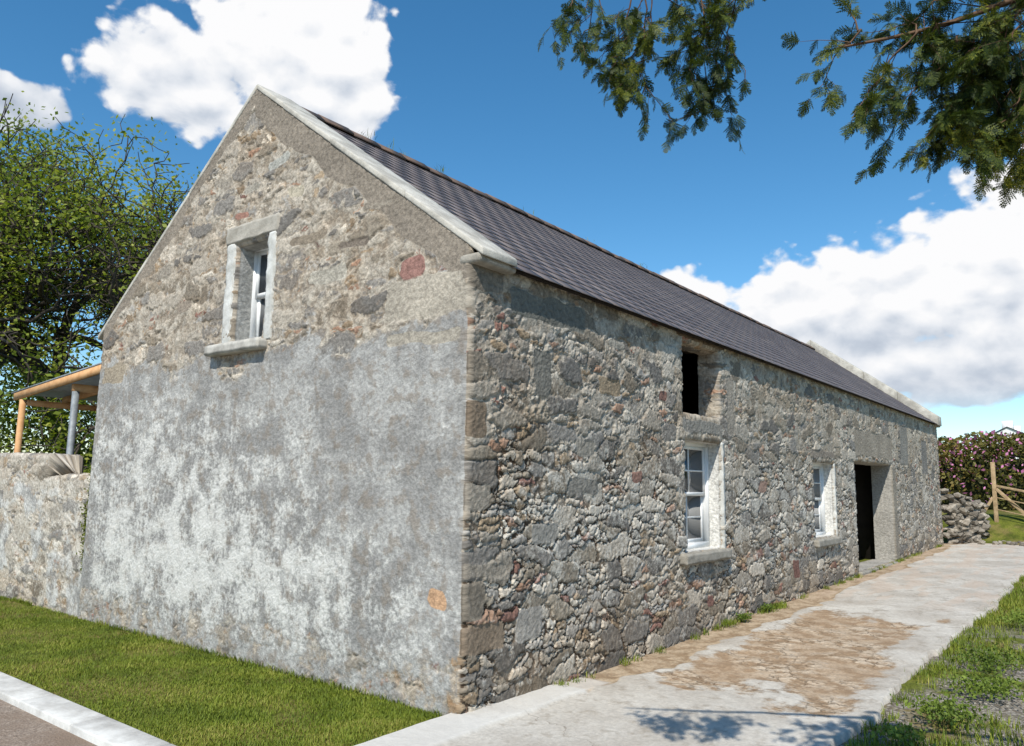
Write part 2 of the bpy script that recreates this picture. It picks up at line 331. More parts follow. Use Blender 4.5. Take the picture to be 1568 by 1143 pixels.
t.put(b.inputs['Base Color'],c); b.inputs['Roughness'].default_value=.62; b.inputs['Specular IOR Level'].default_value=.3; t.put(b.inputs['Normal'],t.bump(t.noise(p,25,3,.6),.3,.004)); SLATE=m
Ls=[];rg=random.Random(5); sl=math.atan(.74); cs,sn=math.cos(sl),math.sin(sl); exp=.215; wS=.31
nc=int((W/2+.16)/cs/exp)+1
for side in (0,1):
    for k in range(nc):
        d0=k*exp; xo=.38+(0 if k%2 else -wS/2)
        while xo<L-.36:
            xa=max(xo,.36)+.0004; xb=min(xo+wS,L-.36)-.0004; xo+=wS
            if xb-xa<.03: continue
            da=d0+rg.uniform(-.003,.003); db=min(d0+exp+.05,(W/2+.15)/cs)
            def P3(d,h):
                y=-.15+d*cs; z=3.86-.74*.15+d*sn-.078/cs*1.0; 
                y+= -sn*h; z+=cs*h
                return (y if side==0 else W-y,z)
            j=rg.uniform(0,.001)
            q=[P3(da,.006+j),P3(db,-.002),P3(db,.003),P3(da,.011+j)]
            a=[(xa,)+q[0],(xb,)+q[0],(xb,)+q[1],(xa,)+q[1],(xa,)+q[3],(xb,)+q[3],(xb,)+q[2],(xa,)+q[2]]
            if side==1: a=[a[1],a[0],a[3],a[2],a[5],a[4],a[7],a[6]]
            Ls.append(a)
boxes('slates',Ls,[SLATE],barn)
RID=simple('clay_ridge',lin(86,78,76),lin(128,104,88),5,.8,.4,.01)
Vs=[];Fs=[];o=0;x=.36;zr=3.86+.74*W/2-.075
while x<L-.36:
    x2=min(x+.46,L-.36)
    pr=[(-.15,-.095),(-.03,.012),(0,.03),(.03,.012),(.15,-.095),(.14,-.115),(0,0),(-.14,-.115)]; j=rg.uniform(-.008,.01)
    for xx in (x+.003,x2-.003):
        for a,bz in pr: Vs.append((xx,W/2+a,zr+bz+.02+j))
    n=8
    for i in range(n): k=(i+1)%n; Fs.append([o+i,o+k,o+n+k,o+n+i])
    Fs.append([o+0,o+7,o+6,o+1]);Fs.append([o+1,o+6,o+3,o+2]);Fs.append([o+3,o+6,o+5,o+4])
    Fs.append([o+9,o+14,o+15,o+8]);Fs.append([o+10,o+11,o+14,o+9]);Fs.append([o+12,o+13,o+14,o+11])
    o+=16;x=x2
mesh_np('ridge_tiles',Vs,Fs,[RID],parent=barn)
# windows -------------------------------------------------
def sash(name,u0,u1,z0,z1,d,axis,cols,rows):
    Ls=[];Gl=[]
    def bx(a0,a1,c0,c1,e0,e1):
        return (e0,e1,a0,a1,c0,c1) if axis=='x' else (a0,a1,e0,e1,c0,c1)
    fw=.055
    Ls+= [bx(u0-.02,u0+fw,z0,z1,d-.03,d+.08),bx(u1-fw,u1+.02,z0,z1,d-.03,d+.08),bx(u0+fw,u1-fw,z1-fw,z1+.02,d-.028,d+.08),bx(u0+fw,u1-fw,z0-.01,z0+.06,d-.045,d+.08)]
    zm=(z0+z1)/2
    for (a,bz,off) in ((zm-.02,z1-fw,.0),(z0+.06,zm+.02,.035)):
        s0,s1=u0+fw,u1-fw; e0,e1=d+off-.0,d+off+.035; w=.045
        Ls+=[bx(s0,s0+w,a,bz,e0,e1),bx(s1-w,s1,a,bz,e0,e1),bx(s0+w,s1-w,a,a+w,e0+.001,e1-.001),bx(s0+w,s1-w,bz-w,bz,e0+.001,e1-.001)]
        for i in range(1,cols): uu=s0+(s1-s0)*i/cols; Ls.append(bx(uu-.011,uu+.011,a+w,bz-w,e0+.006,e1-.008))
        for i in range(1,rows): z=a+(bz-a)*i/rows; Ls.append(bx(s0+w,s1-w,z-.011,z+.011,e0+.008,e1-.01))
        Gl.append(bx(s0+w*.5,s1-w*.5,a+w*.5,bz-w*.5,e0+.02,e0+.024))
    boxes(name+'_frame',Ls,[WHITE],barn); boxes(name+'_glass',Gl,[GLASS],barn)
sash('gable_window',2.87,3.50,3.29,4.44,.2,'x',1,1)
sash('front_window',3.97,5.03,1.03,2.37,.17,'y',2,2)
sash('front_window_far',8.95,10.1,.96,2.25,.17,'y',2,2)
def rough_box(name,dims,mat,sub=.03,amp=.006,bevel=.012,seed=0):
    import bmesh
    bm=bmesh.new(); x0,x1,y0,y1,z0,z1=dims
    o=boxes(name,[dims],[mat],barn); me=o.data; bm.from_mesh(me)
    bmesh.ops.bevel(bm,geom=bm.edges[:],offset=bevel,segments=2,affect='EDGES')
    for ax,(a,c) in enumerate(((x0,x1),(y0,y1),(z0,z1))):
        n=int((c-a)/sub)
        for i in range(1,n):
            co=[0,0,0];co[ax]=a+(c-a)*i/n;no=[0,0,0];no[ax]=1
            bmesh.ops.bisect_plane(bm,geom=bm.verts[:]+bm.edges[:]+bm.faces[:],plane_co=co,plane_no=no)
    co=np.array([v.co[:] for v in bm.verts]); 
    for k in range(3):
        d=(vnoise(co[:,0]*1.3+co[:,2]+k*9,co[:,1]+co[:,2]*1.7,9,seed+k)-.5)*2*amp
        for v,q in zip(bm.verts,d): v.co[k]+=q
    for f in bm.faces: f.smooth=True
    bm.to_mesh(me); bm.free(); return o
rough_box('gable_window_surround_left',(-.058,.06,3.50,3.66,3.25,4.45),LIME,seed=1,amp=.012)
rough_box('gable_window_surround_right',(-.058,.06,2.73,2.87,3.25,4.45),LIME,seed=2,amp=.012)
rough_box('gable_window_lintel',(-.062,.06,2.70,3.69,4.43,4.64),simple('lintel_cement',lin(150,144,133),lin(176,170,158),7,.9,.7,.01),seed=3,amp=.012)
rough_box('gable_window_sill',(-.16,.22,2.80,3.82,3.16,3.275),CONC,seed=4,amp=.004)
rough_box('front_window_sill',(3.78,5.1,-.13,.2,.88,1.01),STN,seed=5,amp=.01)
rough_box('front_window_far_sill',(8.8,10.2,-.12,.2,.81,.94),STN,seed=6,amp=.01)
rough_box('front_window_jamb',(5.04,5.13,-.045,.05,.99,2.38),LIME,seed=7,amp=.012)
rough_box('front_window_far_jamb',(10.11,10.2,-.045,.05,.93,2.26),LIME,seed=8,amp=.012)
rough_box('door_threshold',(11.55,14.8,-.1,.5,.1,.2),STN,seed=10)
OAK=simple('old_timber',lin(78,66,54),lin(116,100,82),12,.9,.6,.01)
boxes('loft_lintel',[(3.75,5.2,-.05,.5,3.63,3.69)],[OAK],barn,.012)
# ---------------------------------------------------------------- yard wall
def yard_wall():
    S=np.arange(0,8.0,.02); R=np.arange(-.2,3.2,.02)
    ss,rr=np.meshgrid(S,R,indexing='ij'); y=6.7+ss
    h=1.78+.1*(vnoise(y,y*0,1.2,21)-.5)+np.where(y>8.25,.33,0)
    z=np.where(rr<h,rr,np.where(rr<h+.42,h,h-(rr-h-.42))); x=.1+np.where(rr<h,0,np.clip(rr-h,0,.42))
    V=np.stack([x,y,z],-1).reshape(-1,3); nS,nR=ss.shape; idx=np.arange(nS*nR).reshape(nS,nR)
    F=np.stack([idx[:-1,:-1],idx[:-1,1:],idx[1:,1:],idx[1:,:-1]],-1).reshape(-1,4)
    u=(-ss-.5).ravel();v=rr.ravel(); n=len(u); nz=vnoise(u,v,1.0,31);M=np.zeros((n,4));P=np.zeros((n,4))
    M[:,0]=.8*sstep(nz,.35,.65)*sstep(1.7-v,-.15,.15);M[:,1]=.22+.35*(nz-.3)-.3*sstep(v,1.7,1.8);M[:,2]=.6;M[:,3]=.05+.5*sstep(.3-v,-.1,.1)
    return mesh_np('yard_wall',V,F,[STONE],True,None,{'wuv':('FLOAT_VECTOR',np.stack([u,v,0*u],-1)),'M':('FLOAT_COLOR',M),'P':('FLOAT_COLOR',P)})
yard_wall()
# ---------------------------------------------------------------- timber lean-to
shed=empty('timber_shed')
PINE=simple('new_pine',lin(190,142,96),lin(214,170,122),7,.7,.2,.004); TIM=simple('brown_boards',lin(132,92,62),lin(158,116,80),9,.8,.3,.005,island=.15)
STEEL=simple('galvanised_steel',lin(120,126,130),lin(150,156,160),12,.5,0)
Z=lambda y:3.50-.075*(y-7.0)
boxes('roof_beams',[beam((.45,6.7,Z(6.7)-.05),(.45,10.9,Z(10.9)-.05),.05,.12)]+[beam((xx,6.7,Z(6.7)-.06),(xx,10.8,Z(10.8)-.06),.05,.12) for xx in (1.2,1.95,2.7,3.4,4.2)]+[beam((.5,10.6,Z(10.6)-.18),(5,10.6,Z(10.6)-.18),.07,.1),beam((.5,8.75,Z(8.7)-.18),(5,8.75,Z(8.7)-.18),.07,.12)],[PINE],shed)
boxes('roof_sheet',[beam((2.6,6.65,Z(6.65)+.03),(2.6,11.0,Z(11)+.03),4.36,.025)],[STEEL],shed)
boxes('posts',[(.43,.51,10.56,10.64,-.1,Z(10.6)-.13),(4.6,4.7,10.6,10.7,-.1,3.1)],[PINE],shed); boxes('steel_post',[(.5,.58,8.68,8.76,-.1,Z(8.7)-.24),(3.9,4.0,8.7,8.8,-.1,3)],[STEEL],shed)
boxes('slatted_back',[(2.6,2.63,8.2,12.0,2.2+i*.15,2.2+i*.15+.125) for i in range(6)],[TIM],shed)
# ---------------------------------------------------------------- ground
def ground_z(x,y):
    z=G(x)-.06+.045*sstep(y,.0,.25)*(x<.05)
    z=z+.85*sstep(x,21.2,23.2)*sstep(y+9,0,4)+ .3*sstep(-y,3.4,6)*sstep(x,2,8)
    r=np.hypot(x,y); z=z+4.5*sstep(r,45,120)*sstep(x,20,60)
    return z
def axis(lo,hi,fine0,fine1,d):
    A=list(np.arange(fine0,fine1,d)); s=d;x=fine1
    while x<hi: A.append(x); s*=1.25; x+=s
    s=d;x=fine0-d
    while x>lo: A.insert(0,x); s*=1.25; x-=s
    return np.array(A)
X=axis(-600,600,-4,26,.08);Y=axis(-600,600,-7,11,.08)
xx,yy=np.meshgrid(X,Y,indexing='ij'); zz=ground_z(xx,yy)+.02*(vnoise(xx,yy,1.3,40)-.5)*(np.hypot(xx,yy)<40)
idx=np.arange(xx.size).reshape(xx.shape)
m,t,b=newmat('ground_grass_and_gravel'); p=pos(t); px=t.sep(p)
gr=t.mix(t.ss(t.noise(p,3,5,.65),.35,.65),lin(74,82,30),lin(106,112,42)); gr=t.mix(t.ss(t.noise(p,.9,4,.6),.45,.62),gr,lin(128,114,70)); gr=t.v('SCALE',gr,sc=t.ss(t.noise(p,45,3,.7),.3,.7,.6,1.25))
vg=t.voro(p,38,'F1',1.,'3D'); gv=t.mix(t.sep(vg.outputs['Color'])[0],lin(124,113,100),lin(186,178,165)); gv=t.v('SCALE',gv,sc=t.ss(vg.outputs['Distance'],.0,.7,1.15,.5))
nn=t.noise(p,1.1,4,.6)
near=t.m('MULTIPLY',t.ss(px[1],-.1,-.6),t.m('MULTIPLY',t.ss(px[0],9,5.5),t.ss(nn,.42,.52)))
near=t.m('MAXIMUM',near,t.m('MULTIPLY',t.ss(px[1],-.1,-.6),t.ss(px[0],1.6,.9)))
near=t.m('MAXIMUM',near,t.ss(px[0],-1.95,-2.0))
c=t.mix(near,gr,gv); t.put(b.inputs['Base Color'],c); b.inputs['Roughness'].default_value=.95; b.inputs['Specular IOR Level'].default_value=.15
t.put(b.inputs['Normal'],t.bump(t.noise(p,40,3,.6),.8,.02))
mesh_np('ground',np.stack([xx,yy,zz],-1).reshape(-1,3),np.stack([idx[:-1,:-1],idx[1:,:-1],idx[1:,1:],idx[:-1,1:]],-1).reshape(-1,4),[m],True)
m,t,b=newmat('worn_tarmac'); p=pos(t); vg=t.voro(p,60,'F1',1.,'3D')
c=t.mix(t.sep(vg.outputs['Color'])[0],lin(112,98,86),lin(160,145,130)); c=t.mix(t.ss(t.noise(p,2,6,.6),.4,.65),c,lin(126,108,92)); t.put(b.inputs['Base Color'],c); b.inputs['Roughness'].default_value=.9; t.put(b.inputs['Normal'],t.bump(vg.outputs['Distance'],.6,.01))
xr=np.array([-6.5,-2.1]); yr=np.arange(-12,40,1.);a,bb=np.meshgrid(xr,yr,indexing='ij');ii=np.arange(a.size).reshape(a.shape)
mesh_np('road',np.stack([a,bb,0*a+.0],-1).reshape(-1,3),np.stack([ii[:-1,:-1],ii[1:,:-1],ii[1:,1:],ii[:-1,1:]],-1).reshape(-1,4),[m])
KERB=simple('kerb_concrete',lin(172,169,163),lin(214,212,206),4,.9,.6,.008)
boxes('kerb',[(-2.10,-1.84,y0+.004,y0+.911,-.15,.055+.004*random.random()) for y0 in np.arange(.02,22,.915)],[KERB],None,.012)
# ---------------------------------------------------------------- concrete path
def path():
    Xs=np.concatenate([np.arange(-7,8,.025),np.arange(8,21.8,.06)]); Ts=np.linspace(0,1,110)
    xx,tt=np.meshgrid(Xs,Ts,indexing='ij')
    edge=-2.42-.012*np.clip(xx,0,10)+.2*(vnoise(xx,xx*0,.9,51)-.5)+.09*(vnoise(xx,xx*0,6,52)-.5)
    top=0.06+0*xx
    yy=top+(edge-top)*tt
    brokn=sstep(vnoise(xx,yy,1.3,53)*1.2-.6+np.minimum.reduce([(xx-1.6)/1.4,(7.4-xx)/2.4,(-.5-yy)/.6,(yy+2.3)/.5]),0.0,.6)
    strip=sstep(np.minimum((xx-1.2)/.8,(yy+.44+.45*(vnoise(xx,yy,1.5,54)-.5)+.0)/.16),-.2,.4)
    lip=sstep(np.minimum((1.7-xx)/.3,(yy+.34+.1*(vnoise(xx,yy,2,58)-.5))/.06),-.2,.3)
    zz=G(xx)-.0+.03*(vnoise(xx,yy,.8,55)-.5)+.008*(vnoise(xx,yy,7,56)-.5)-.03*strip-.03*brokn+.02*lip
    zz+=brokn*.025*(vnoise(xx,yy,5,57)-.3)
    V=np.stack([xx,yy,zz],-1); sk=V[:,-1:,:].copy(); sk[:,:,1]-=.015; sk[:,:,2]-=.12; V=np.concatenate([V,sk],1)
    idx=np.arange(V.shape[0]*V.shape[1]).reshape(V.shape[:2]); F=np.stack([idx[:-1,:-1],idx[:-1,1:],idx[1:,1:],idx[1:,:-1]],-1).reshape(-1,4)
    pad=lambda A:np.concatenate([A,A[:,-1:]*0],1).ravel()
    M=np.zeros((V.shape[0]*V.shape[1],4)); M[:,0]=pad(brokn);M[:,1]=pad(strip);M[:,2]=pad(lip);M[:,3]=1
    m,t,b=newmat('old_concrete_path'); p=pos(t); at=t.attr('M'); s=t.sep(at.outputs['Color'])
    n1=t.noise(p,1.2,6,.65);n2=t.noise(p,30,4,.7); n3=t.noise(p,5,6,.68)
    c=t.mix(t.ss(n1,.35,.65),lin(176,168,156),lin(198,192,181)); c=t.mix(t.m('MULTIPLY',t.ss(n3,.5,.66),.7),c,lin(158,148,134)); c=t.v('SCALE',c,sc=t.ss(n2,.3,.7,.84,1.07))
    wp=t.v('ADD',p,t.v('SCALE',t.v('SUBTRACT',t.noise(p,2.5,4,.6,True),(.5,.5,.5)),sc=.7))
    cr=t.ss(t.voro(wp,.45,'DISTANCE_TO_EDGE',1,'2D').outputs['Distance'],.001,.005,1.,0.); c=t.mix(t.m('MULTIPLY',cr,.5),c,lin(110,98,84))
    wq=t.v('ADD',p,t.v('SCALE',t.v('SUBTRACT',t.noise(p,5,5,.65,True),(.5,.5,.5)),sc=.34))
    vo=t.voro(wq,5.2,'DISTANCE_TO_EDGE',1,'2D').outputs['Distance']
    st=t.mix(t.ss(n1,.4,.6),lin(172,150,125),lin(196,178,155)); vis=t.ss(n1,.46,.58); bc=t.mix(t.m('MULTIPLY',t.ss(vo,.01,.08,1.,0.),t.m('MULTIPLY_ADD',vis,.6,.04)),st,lin(128,106,83)); bc=t.mix(t.ss(n3,.44,.58),bc,lin(154,130,104)); bc=t.v('SCALE',bc,sc=t.ss(n2,.3,.7,.76,1.1))
    earth=t.mix(t.ss(n3,.4,.6),lin(148,126,100),lin(182,162,136)); earth=t.v('SCALE',earth,sc=t.ss(n2,.3,.7,.75,1.12))
    bm_=t.ss(t.m('ADD',s[0],t.m('MULTIPLY',t.m('SUBTRACT',n3,.5),2.0)),.25,.8); em=t.ss(t.m('ADD',s[1],t.m('MULTIPLY',t.m('SUBTRACT',n3,.5),1.2)),.3,.65)
    c=t.mix(bm_,c,bc); c=t.mix(em,c,earth); c=t.mix(t.m('MULTIPLY',s[2],.6),c,lin(210,207,200))
    far=t.m('MULTIPLY',t.ss(t.sep(p)[0],7.5,9.),t.ss(t.noise(t.v('MULTIPLY',p,(.6,2.5,1)),1.3,4,.6),.47,.56)); c=t.mix(t.m('MULTIPLY',far,.4),c,lin(190,168,148))
    c=t.mix(t.m('SUBTRACT',1,at.outputs['Alpha']),c,lin(90,76,60))
    t.put(b.inputs['Base Color'],c); b.inputs['Roughness'].default_value=.92; b.inputs['Specular IOR Level'].default_value=.2
    hh=t.m('ADD',t.m('MULTIPLY',n2,.35),t.m('MULTIPLY',n3,.5)); hh=t.m('ADD',hh,t.m('MULTIPLY',t.m('MULTIPLY',bm_,vis),t.ss(vo,.0,.08)))
    t.put(b.inputs['Normal'],t.bump(hh,.8,.018))
    return mesh_np('concrete_path',V.reshape(-1,3),F,[m],True,None,{'M':('FLOAT_COLOR',M)})
path()
# ---------------------------------------------------------------- grass blades
def blades(name,P,h,w,mat,rng,lean=.5):
    n=len(P); th=rng.random(n)*2*np.pi; hh=h*(.5+rng.random(n)); d=np.stack([np.cos(th),np.sin(th),0*th],-1); s=np.stack([-np.sin(th),np.cos(th),0*th],-1)
    ln=(lean*rng.random(n)*hh)[:,None]; wv=w*(.6+.8*rng.random(n))[:,None]
    a=P-s*wv;b=P+s*wv;m1=P+d*ln*.35+np.array([0,0,1])*hh[:,None]*.6;tip=P+d*ln+np.array([0,0,1])*hh[:,None]
    V=np.stack([a,b,m1+s*wv*.8,m1-s*wv*.8,tip],1).reshape(-1,3); k=np.arange(n)[:,None]*5
    T=np.concatenate([k+np.array([[0,1,2]]),k+np.array([[0,2,3]]),k+np.array([[3,2,4]])])
    return V,T
def foliage(name,stops,trans=.35,rough=.6,sc=1.):
    m,t,b=newmat(name); r=t.new('ShaderNodeNewGeometry').outputs['Random Per Island']; p=pos(t)
    k=t.m('ADD',t.m('MULTIPLY',r,.55),t.m('MULTIPLY',t.ss(t.noise(p,sc,2,.5),.3,.7),.45)); c=t.ramp(k,stops)
    t.put(b.inputs['Base Color'],c); b.inputs['Roughness'].default_value=rough; b.inputs['Specular IOR Level'].default_value=.25
    if trans>0:
        tr=t.new('ShaderNodeBsdfTranslucent'); t.put(tr.inputs['Color'],t.v('MULTIPLY',c,(1.2,1.25,.6))); mx=t.new('ShaderNodeMixShader'); mx.inputs[0].default_value=trans
        t.l.new(b.outputs[0],mx.inputs[1]); t.l.new(tr.outputs[0],mx.inputs[2]); t.l.new(mx.outputs[0],m.node_tree.nodes['Material Output'].inputs['Surface'])
    return m
GRASS=foliage('grass_blades',[(0,lin(70,84,24)),(.35,lin(96,112,30)),(.7,lin(122,132,42)),(1,lin(160,150,80))],0,.6,1.6)
rng=np.random.default_rng(3)
n=200000; gx=-1.83+1.84*rng.random(n); gy=.02+14*rng.random(n)**1.6
k=(vnoise(gx,gy,1.5,60)+.4*rng.random(n)-.35*np.exp(-((gy-.7)/.6)**2-((gx+.9)/.5)**2))>.5
gx,gy=gx[k],gy[k]; P=np.stack([gx,gy,ground_z(gx,gy)-.005],-1)
V1,T1=blades('g',P,.026,.0024,GRASS,rng,1.2)
gy2=.05+9*rng.random(5000); gx2=-.03-.05*rng.random(5000)**2; kf=vnoise(gy2,gy2*0,2.2,66)>.42; gx2,gy2=gx2[kf],gy2[kf]; V1b,T1b=blades('g',np.stack([gx2,gy2,ground_z(gx2,gy2)-.01],-1),.06,.003,GRASS,rng,1.1)
V1,T1,_=join([(V1,T1,0),(V1b,T1b,0)])
mesh_np('lawn_strip',V1,T1,[GRASS])
n=130000; gx=.8+14*rng.random(n)**1.6; gy=-2.5-5*rng.random(n)
nn=vnoise(gx,gy,.9,61)+.25*rng.random(n)+.12*sstep(gx,4,7); k=nn>.7; gx,gy=gx[k],gy[k]; P=np.stack([gx,gy,ground_z(gx,gy)-.005],-1); V2,T2=blades('g',P,.07,.0035,GRASS,rng,1.)
mesh_np('verge_grass',V2,T2,[GRASS])
def clump(c,r,nb,h):
    a=rng.normal(size=(nb,2))*r; return np.stack([c[0]+a[:,0],c[1]+a[:,1],np.full(nb,c[2]-.01)],-1)
Ps=[];
for i in range(70):
    x=rng.uniform(1.2,20); Ps.append(clump((x,-.09,G(x)-.02),.035,rng.integers(10,50),.05))
for i in range(40):
    x=rng.uniform(.8,14); Ps.append(clump((x,-2.5-.1*rng.random(),G(x)-.05),.06,rng.integers(20,80),.05))
for i in range(12):
    Ps.append(clump((rng.uniform(4.9,7.2),-.1,.08),.06,50,.1))
V3,T3=blades('w',np.concatenate(Ps),.06,.003,GRASS,rng,1.2)
Lw=[];
for cx,cy,r,nl in [(2.4,-2.95,.22,900),(3.4,-3.1,.3,1200),(5.4,-.13,.1,300),(6.3,-.12,.1,250),(1.6,-2.8,.15,400),(4.6,-3.0,.3,900),(7.4,-3.1,.3,900)]:
    a=rng.normal(size=(nl,3))*[r*.6,r*.5,r*.25]; Lw.append(np.array([cx,cy,G(cx)+.02])+a*[1,1,0]+np.abs(a)*[0,0,1])
VL,FL=leafquads(np.concatenate(Lw),.016,rng)
mesh_np('weeds_at_wall_foot',V3,T3,[GRASS])
mesh_np('verge_weeds',VL,FL,[foliage('weed_leaf',[(0,lin(64,84,32)),(.5,lin(98,116,44)),(1,lin(130,146,60))],.2)])
a=rng.normal(size=(1500,3))*[.03,.05,.28]+[.04,6.72,1.15]; VL,FL=leafquads(a,.016,rng); mesh_np('wall_moss',VL,FL,[foliage('moss',[(0,lin(60,72,24)),(1,lin(110,116,40))],0)])
Ps=[clump((x,W/2,zr+.04),.05,rng.integers(8,25),.1) for x in (1.6,2.0,2.3,3.0,5.2,7.0,9.1)]
V4,T4=blades('r',np.concatenate(Ps),.09,.003,GRASS,rng,1.); mesh_np('ridge_tufts',V4,T4,[GRASS],parent=barn)
# ---------------------------------------------------------------- trees
BARK=simple('bark',lin(54,48,42),lin(86,78,68),6,.95,0)
def grow(seed,Ht,spread=1.,levels=6,leaves=16,lsize=.085,cl=.32):
    r=np.random.default_rng(seed); segs=[];ends=[]
    def br(p,d,Ln,rad,lv):
        n=5 if lv<levels-1 else 4; q=p.copy(); dd=d.copy(); kids=[]
        for i in range(n):
            dd=dd+r.normal(size=3)*(.2+.07*lv)+np.array([0,0,.08]); dd/=np.linalg.norm(dd); q2=q+dd*Ln/n; r0=rad*(1-.45*i/n);r1=rad*(1-.45*(i+1)/n)
            segs.append((q.copy(),q2.copy(),r0,r1)); q=q2
            if lv>0 and i>=1 and r.random()<(.34 if lv<4 else .2): kids.append((q.copy(),dd.copy(),r1))
            if lv>=levels-1: ends.append(q.copy())
        if lv>=levels: return
        m=2 if r.random()<.75 else 3
        if lv==0: m=4
        for i in range(m): kids.append((q.copy(),dd.copy(),rad*.55))
        for (kp,kd,kr) in kids:
            t_=r.normal(size=3); t_-=kd*(t_@kd); t_/=np.linalg.norm(t_)+1e-9; ang=r.uniform(.3,.85)*spread
            nd=kd*math.cos(ang)+t_*math.sin(ang); nd[2]+=.1
            nd/=np.linalg.norm(nd); br(kp,nd,Ln*r.uniform(.66,.86),max(kr*.86,.010),lv+1)
    br(np.zeros(3),np.array([0,0,1.]),Ht*.22,Ht*.024,0)
    V,F=tubes(segs,4); E=np.array(ends)
    kp=vnoise(E[:,0]+E[:,2]*.7,E[:,1]+E[:,2]*.4,.7,seed)+.3*r.random(len(E))>.59; E=E[kp]
    C=np.repeat(E,leaves,axis=0)+r.normal(size=(len(E)*leaves,3))*cl
    VL,FL=leafquads(C,lsize,r)
    return V,F,VL,FL,len(E)
LEAF=foliage('spring_leaf',[(0,lin(98,114,40)),(.4,lin(130,144,54)),(.75,lin(162,168,72)),(1,lin(188,188,104))],.45,.55,.5)
LEAFD=foliage('dark_leaf',[(0,lin(60,76,30)),(.5,lin(94,112,42)),(1,lin(134,146,62))],.3,.55,.5)
protos=[]
for sd,sp,lv in ((11,1.,5),(23,1.1,5),(37,1.05,5)):
    V,F,VL,FL,ne=grow(sd,12,sp,lv,10,.038,.19); Vj,Fj,fm=join([(V,F,0),(VL,FL,1)])
    hmax=np.percentile(Vj[:,2],99.8); protos.append((Vj/hmax,Fj,fm,ne))
pm=[]
for i,(V,F,fm,ne) in enumerate(protos):
    o=mesh_np('tree_proto',V,F,[BARK,LEAF],fm=fm); pm.append(o.data); bpy.data.objects.remove(o)
def plant(i,x,y,h,rot,w=1.,name='ash_tree'):
    o=bpy.data.objects.new(name,pm[i]); COL.objects.link(o); o.location=(x,y,-.1); o.scale=(h*w,h*w,h); o.rotation_euler=(0,0,rot); return o
for i,x,y,h,r,w in [(0,5.5,20,12.2,0,1.1),(1,10.8,20.3,12.2,1.2,1.2),(2,1.5,19,11.5,2.1,1.1),(0,14,25,13.5,3,1.1),(2,8.,26,13.6,.5,1.1),(0,-3,24,13,5,1.1)]:
    plant(i,x,y,h,r,w)
def hedge(name,x0,x1,y0,y1,z0,h,n,mat,ls,rng,seed=1):
    x=x0+(x1-x0)*rng.random(n);y=y0+(y1-y0)*rng.random(n); top=h*(.7+.6*(vnoise(x,y,.5,seed)-.2)); z=z0+top*rng.random(n)**.6
    VL,FL=leafquads(np.stack([x,y,z],-1),ls,rng); return mesh_np(name,VL,FL,[mat])
hedge('shrub_belt',-8,18,17,20.5,-.1,5.2,70000,LEAFD,.06,rng,3)
hedge('garden_hedge',-2,6,12.5,13.6,0,2.2,26000,LEAF,.04,rng,4)
# ---------------------------------------------------------------- cypress overhanging from the right
CYP=foliage('cypress_foliage',[(0,lin(36,50,28)),(.45,lin(58,74,34)),(.72,lin(106,116,42)),(1,lin(172,160,56))],.3,.55,2.6)
CYB=simple('cypress_bark',lin(80,60,46),lin(112,88,68),14,.9,0)
def frond_template():
    Q=[]
    def leafl(p,d,Ln,w):
        s=np.array([-d[1],d[0],0]); Q.append([p,p+d*Ln*.45-s*w,p+d*Ln,p+d*Ln*.45+s*w])
    r=np.random.default_rng(2)
    n=8
    for i in range(n):
        f=i/n; p=np.array([f,0,.0]); leafl(p,np.array([1,0,0.]),.2,.022)
        for sgn in (1,-1):
            a=math.radians(46-12*f+r.uniform(-10,10))*sgn; d=np.array([math.cos(a),math.sin(a),r.uniform(-.3,.15)]); Ln=(.46*(1-f)**.7+.08)*r.uniform(.7,1.2)
            m=max(2,int(Ln/.1)); 
            for j in range(m):
                g=j/m; pp=p+d*Ln*g; leafl(pp,d,Ln/m*1.5,.024)
                for s2 in (1,-1):
                    b=a+math.radians(40)*s2; d2=np.array([math.cos(b),math.sin(b),r.uniform(-.3,.2)]); leafl(pp,d2,(.13*(1-g)+.05)*r.uniform(.8,1.2),.021)
    return np.array(Q).reshape(-1,3)
FT=frond_template()
FR=[];TW=[]
crng=np.random.default_rng(17)
def add_frond(p,d,Ln):
    d=d/np.linalg.norm(d); up=np.array([0,0,1.])+crng.normal(size=3)*.7; s=np.cross(up,d); s/=np.linalg.norm(s); u=np.cross(d,s)
    T=FT.copy(); T[:,2]-=.3*T[:,0]**2
    FR.append(p+Ln*(T[:,:1]*d+T[:,1:2]*s+T[:,2:3]*u))
def twig(p0,p1,r0=.007,dens=1.,sag=.05,fl=.15,lv=2):
    p0=np.array(p0,float);p1=np.array(p1,float); D=p1-p0; Ln=np.linalg.norm(D); n=max(3,int(Ln/.055)); w=crng.normal(size=3)*.06*Ln
    pts=[p0+D*t_+np.array([0,0,sag*4*t_*(1-t_)])+w*math.sin(t_*math.pi*1.5)+crng.normal(size=3)*.006 for t_ in np.linspace(0,1,n+1)]
    for i in range(n):
        a,b=pts[i],pts[i+1]; ra=r0*(1-.75*i/n);rb=r0*(1-.75*(i+1)/n); TW.append((a,b,ra,rb)); d=(b-a)/np.linalg.norm(b-a)
        if i/n>(.1 if lv<2 else .3):
            for k in range(int(dens*2+crng.random())):
                o=crng.normal(size=3); o-=d*(o@d); o/=np.linalg.norm(o)+1e-9; dd=d*.8+o*.7+np.array([0,0,-.3]); add_frond(a+(b-a)*crng.random(),dd,fl*crng.uniform(.6,1.2))
        if lv>0 and i/n>.15 and crng.random()<.75:
            o=crng.normal(size=3); o-=d*(o@d); o/=np.linalg.norm(o)+1e-9; twig(a,a+(d*.6+o*.75+np.array([0,0,-.3]))*crng.uniform(.1,.2)*(1.2 if lv==2 else .6),r0*.5,dens,.0,fl*.9,lv-1)
    add_frond(pts[-1],pts[-1]-pts[-2],fl)
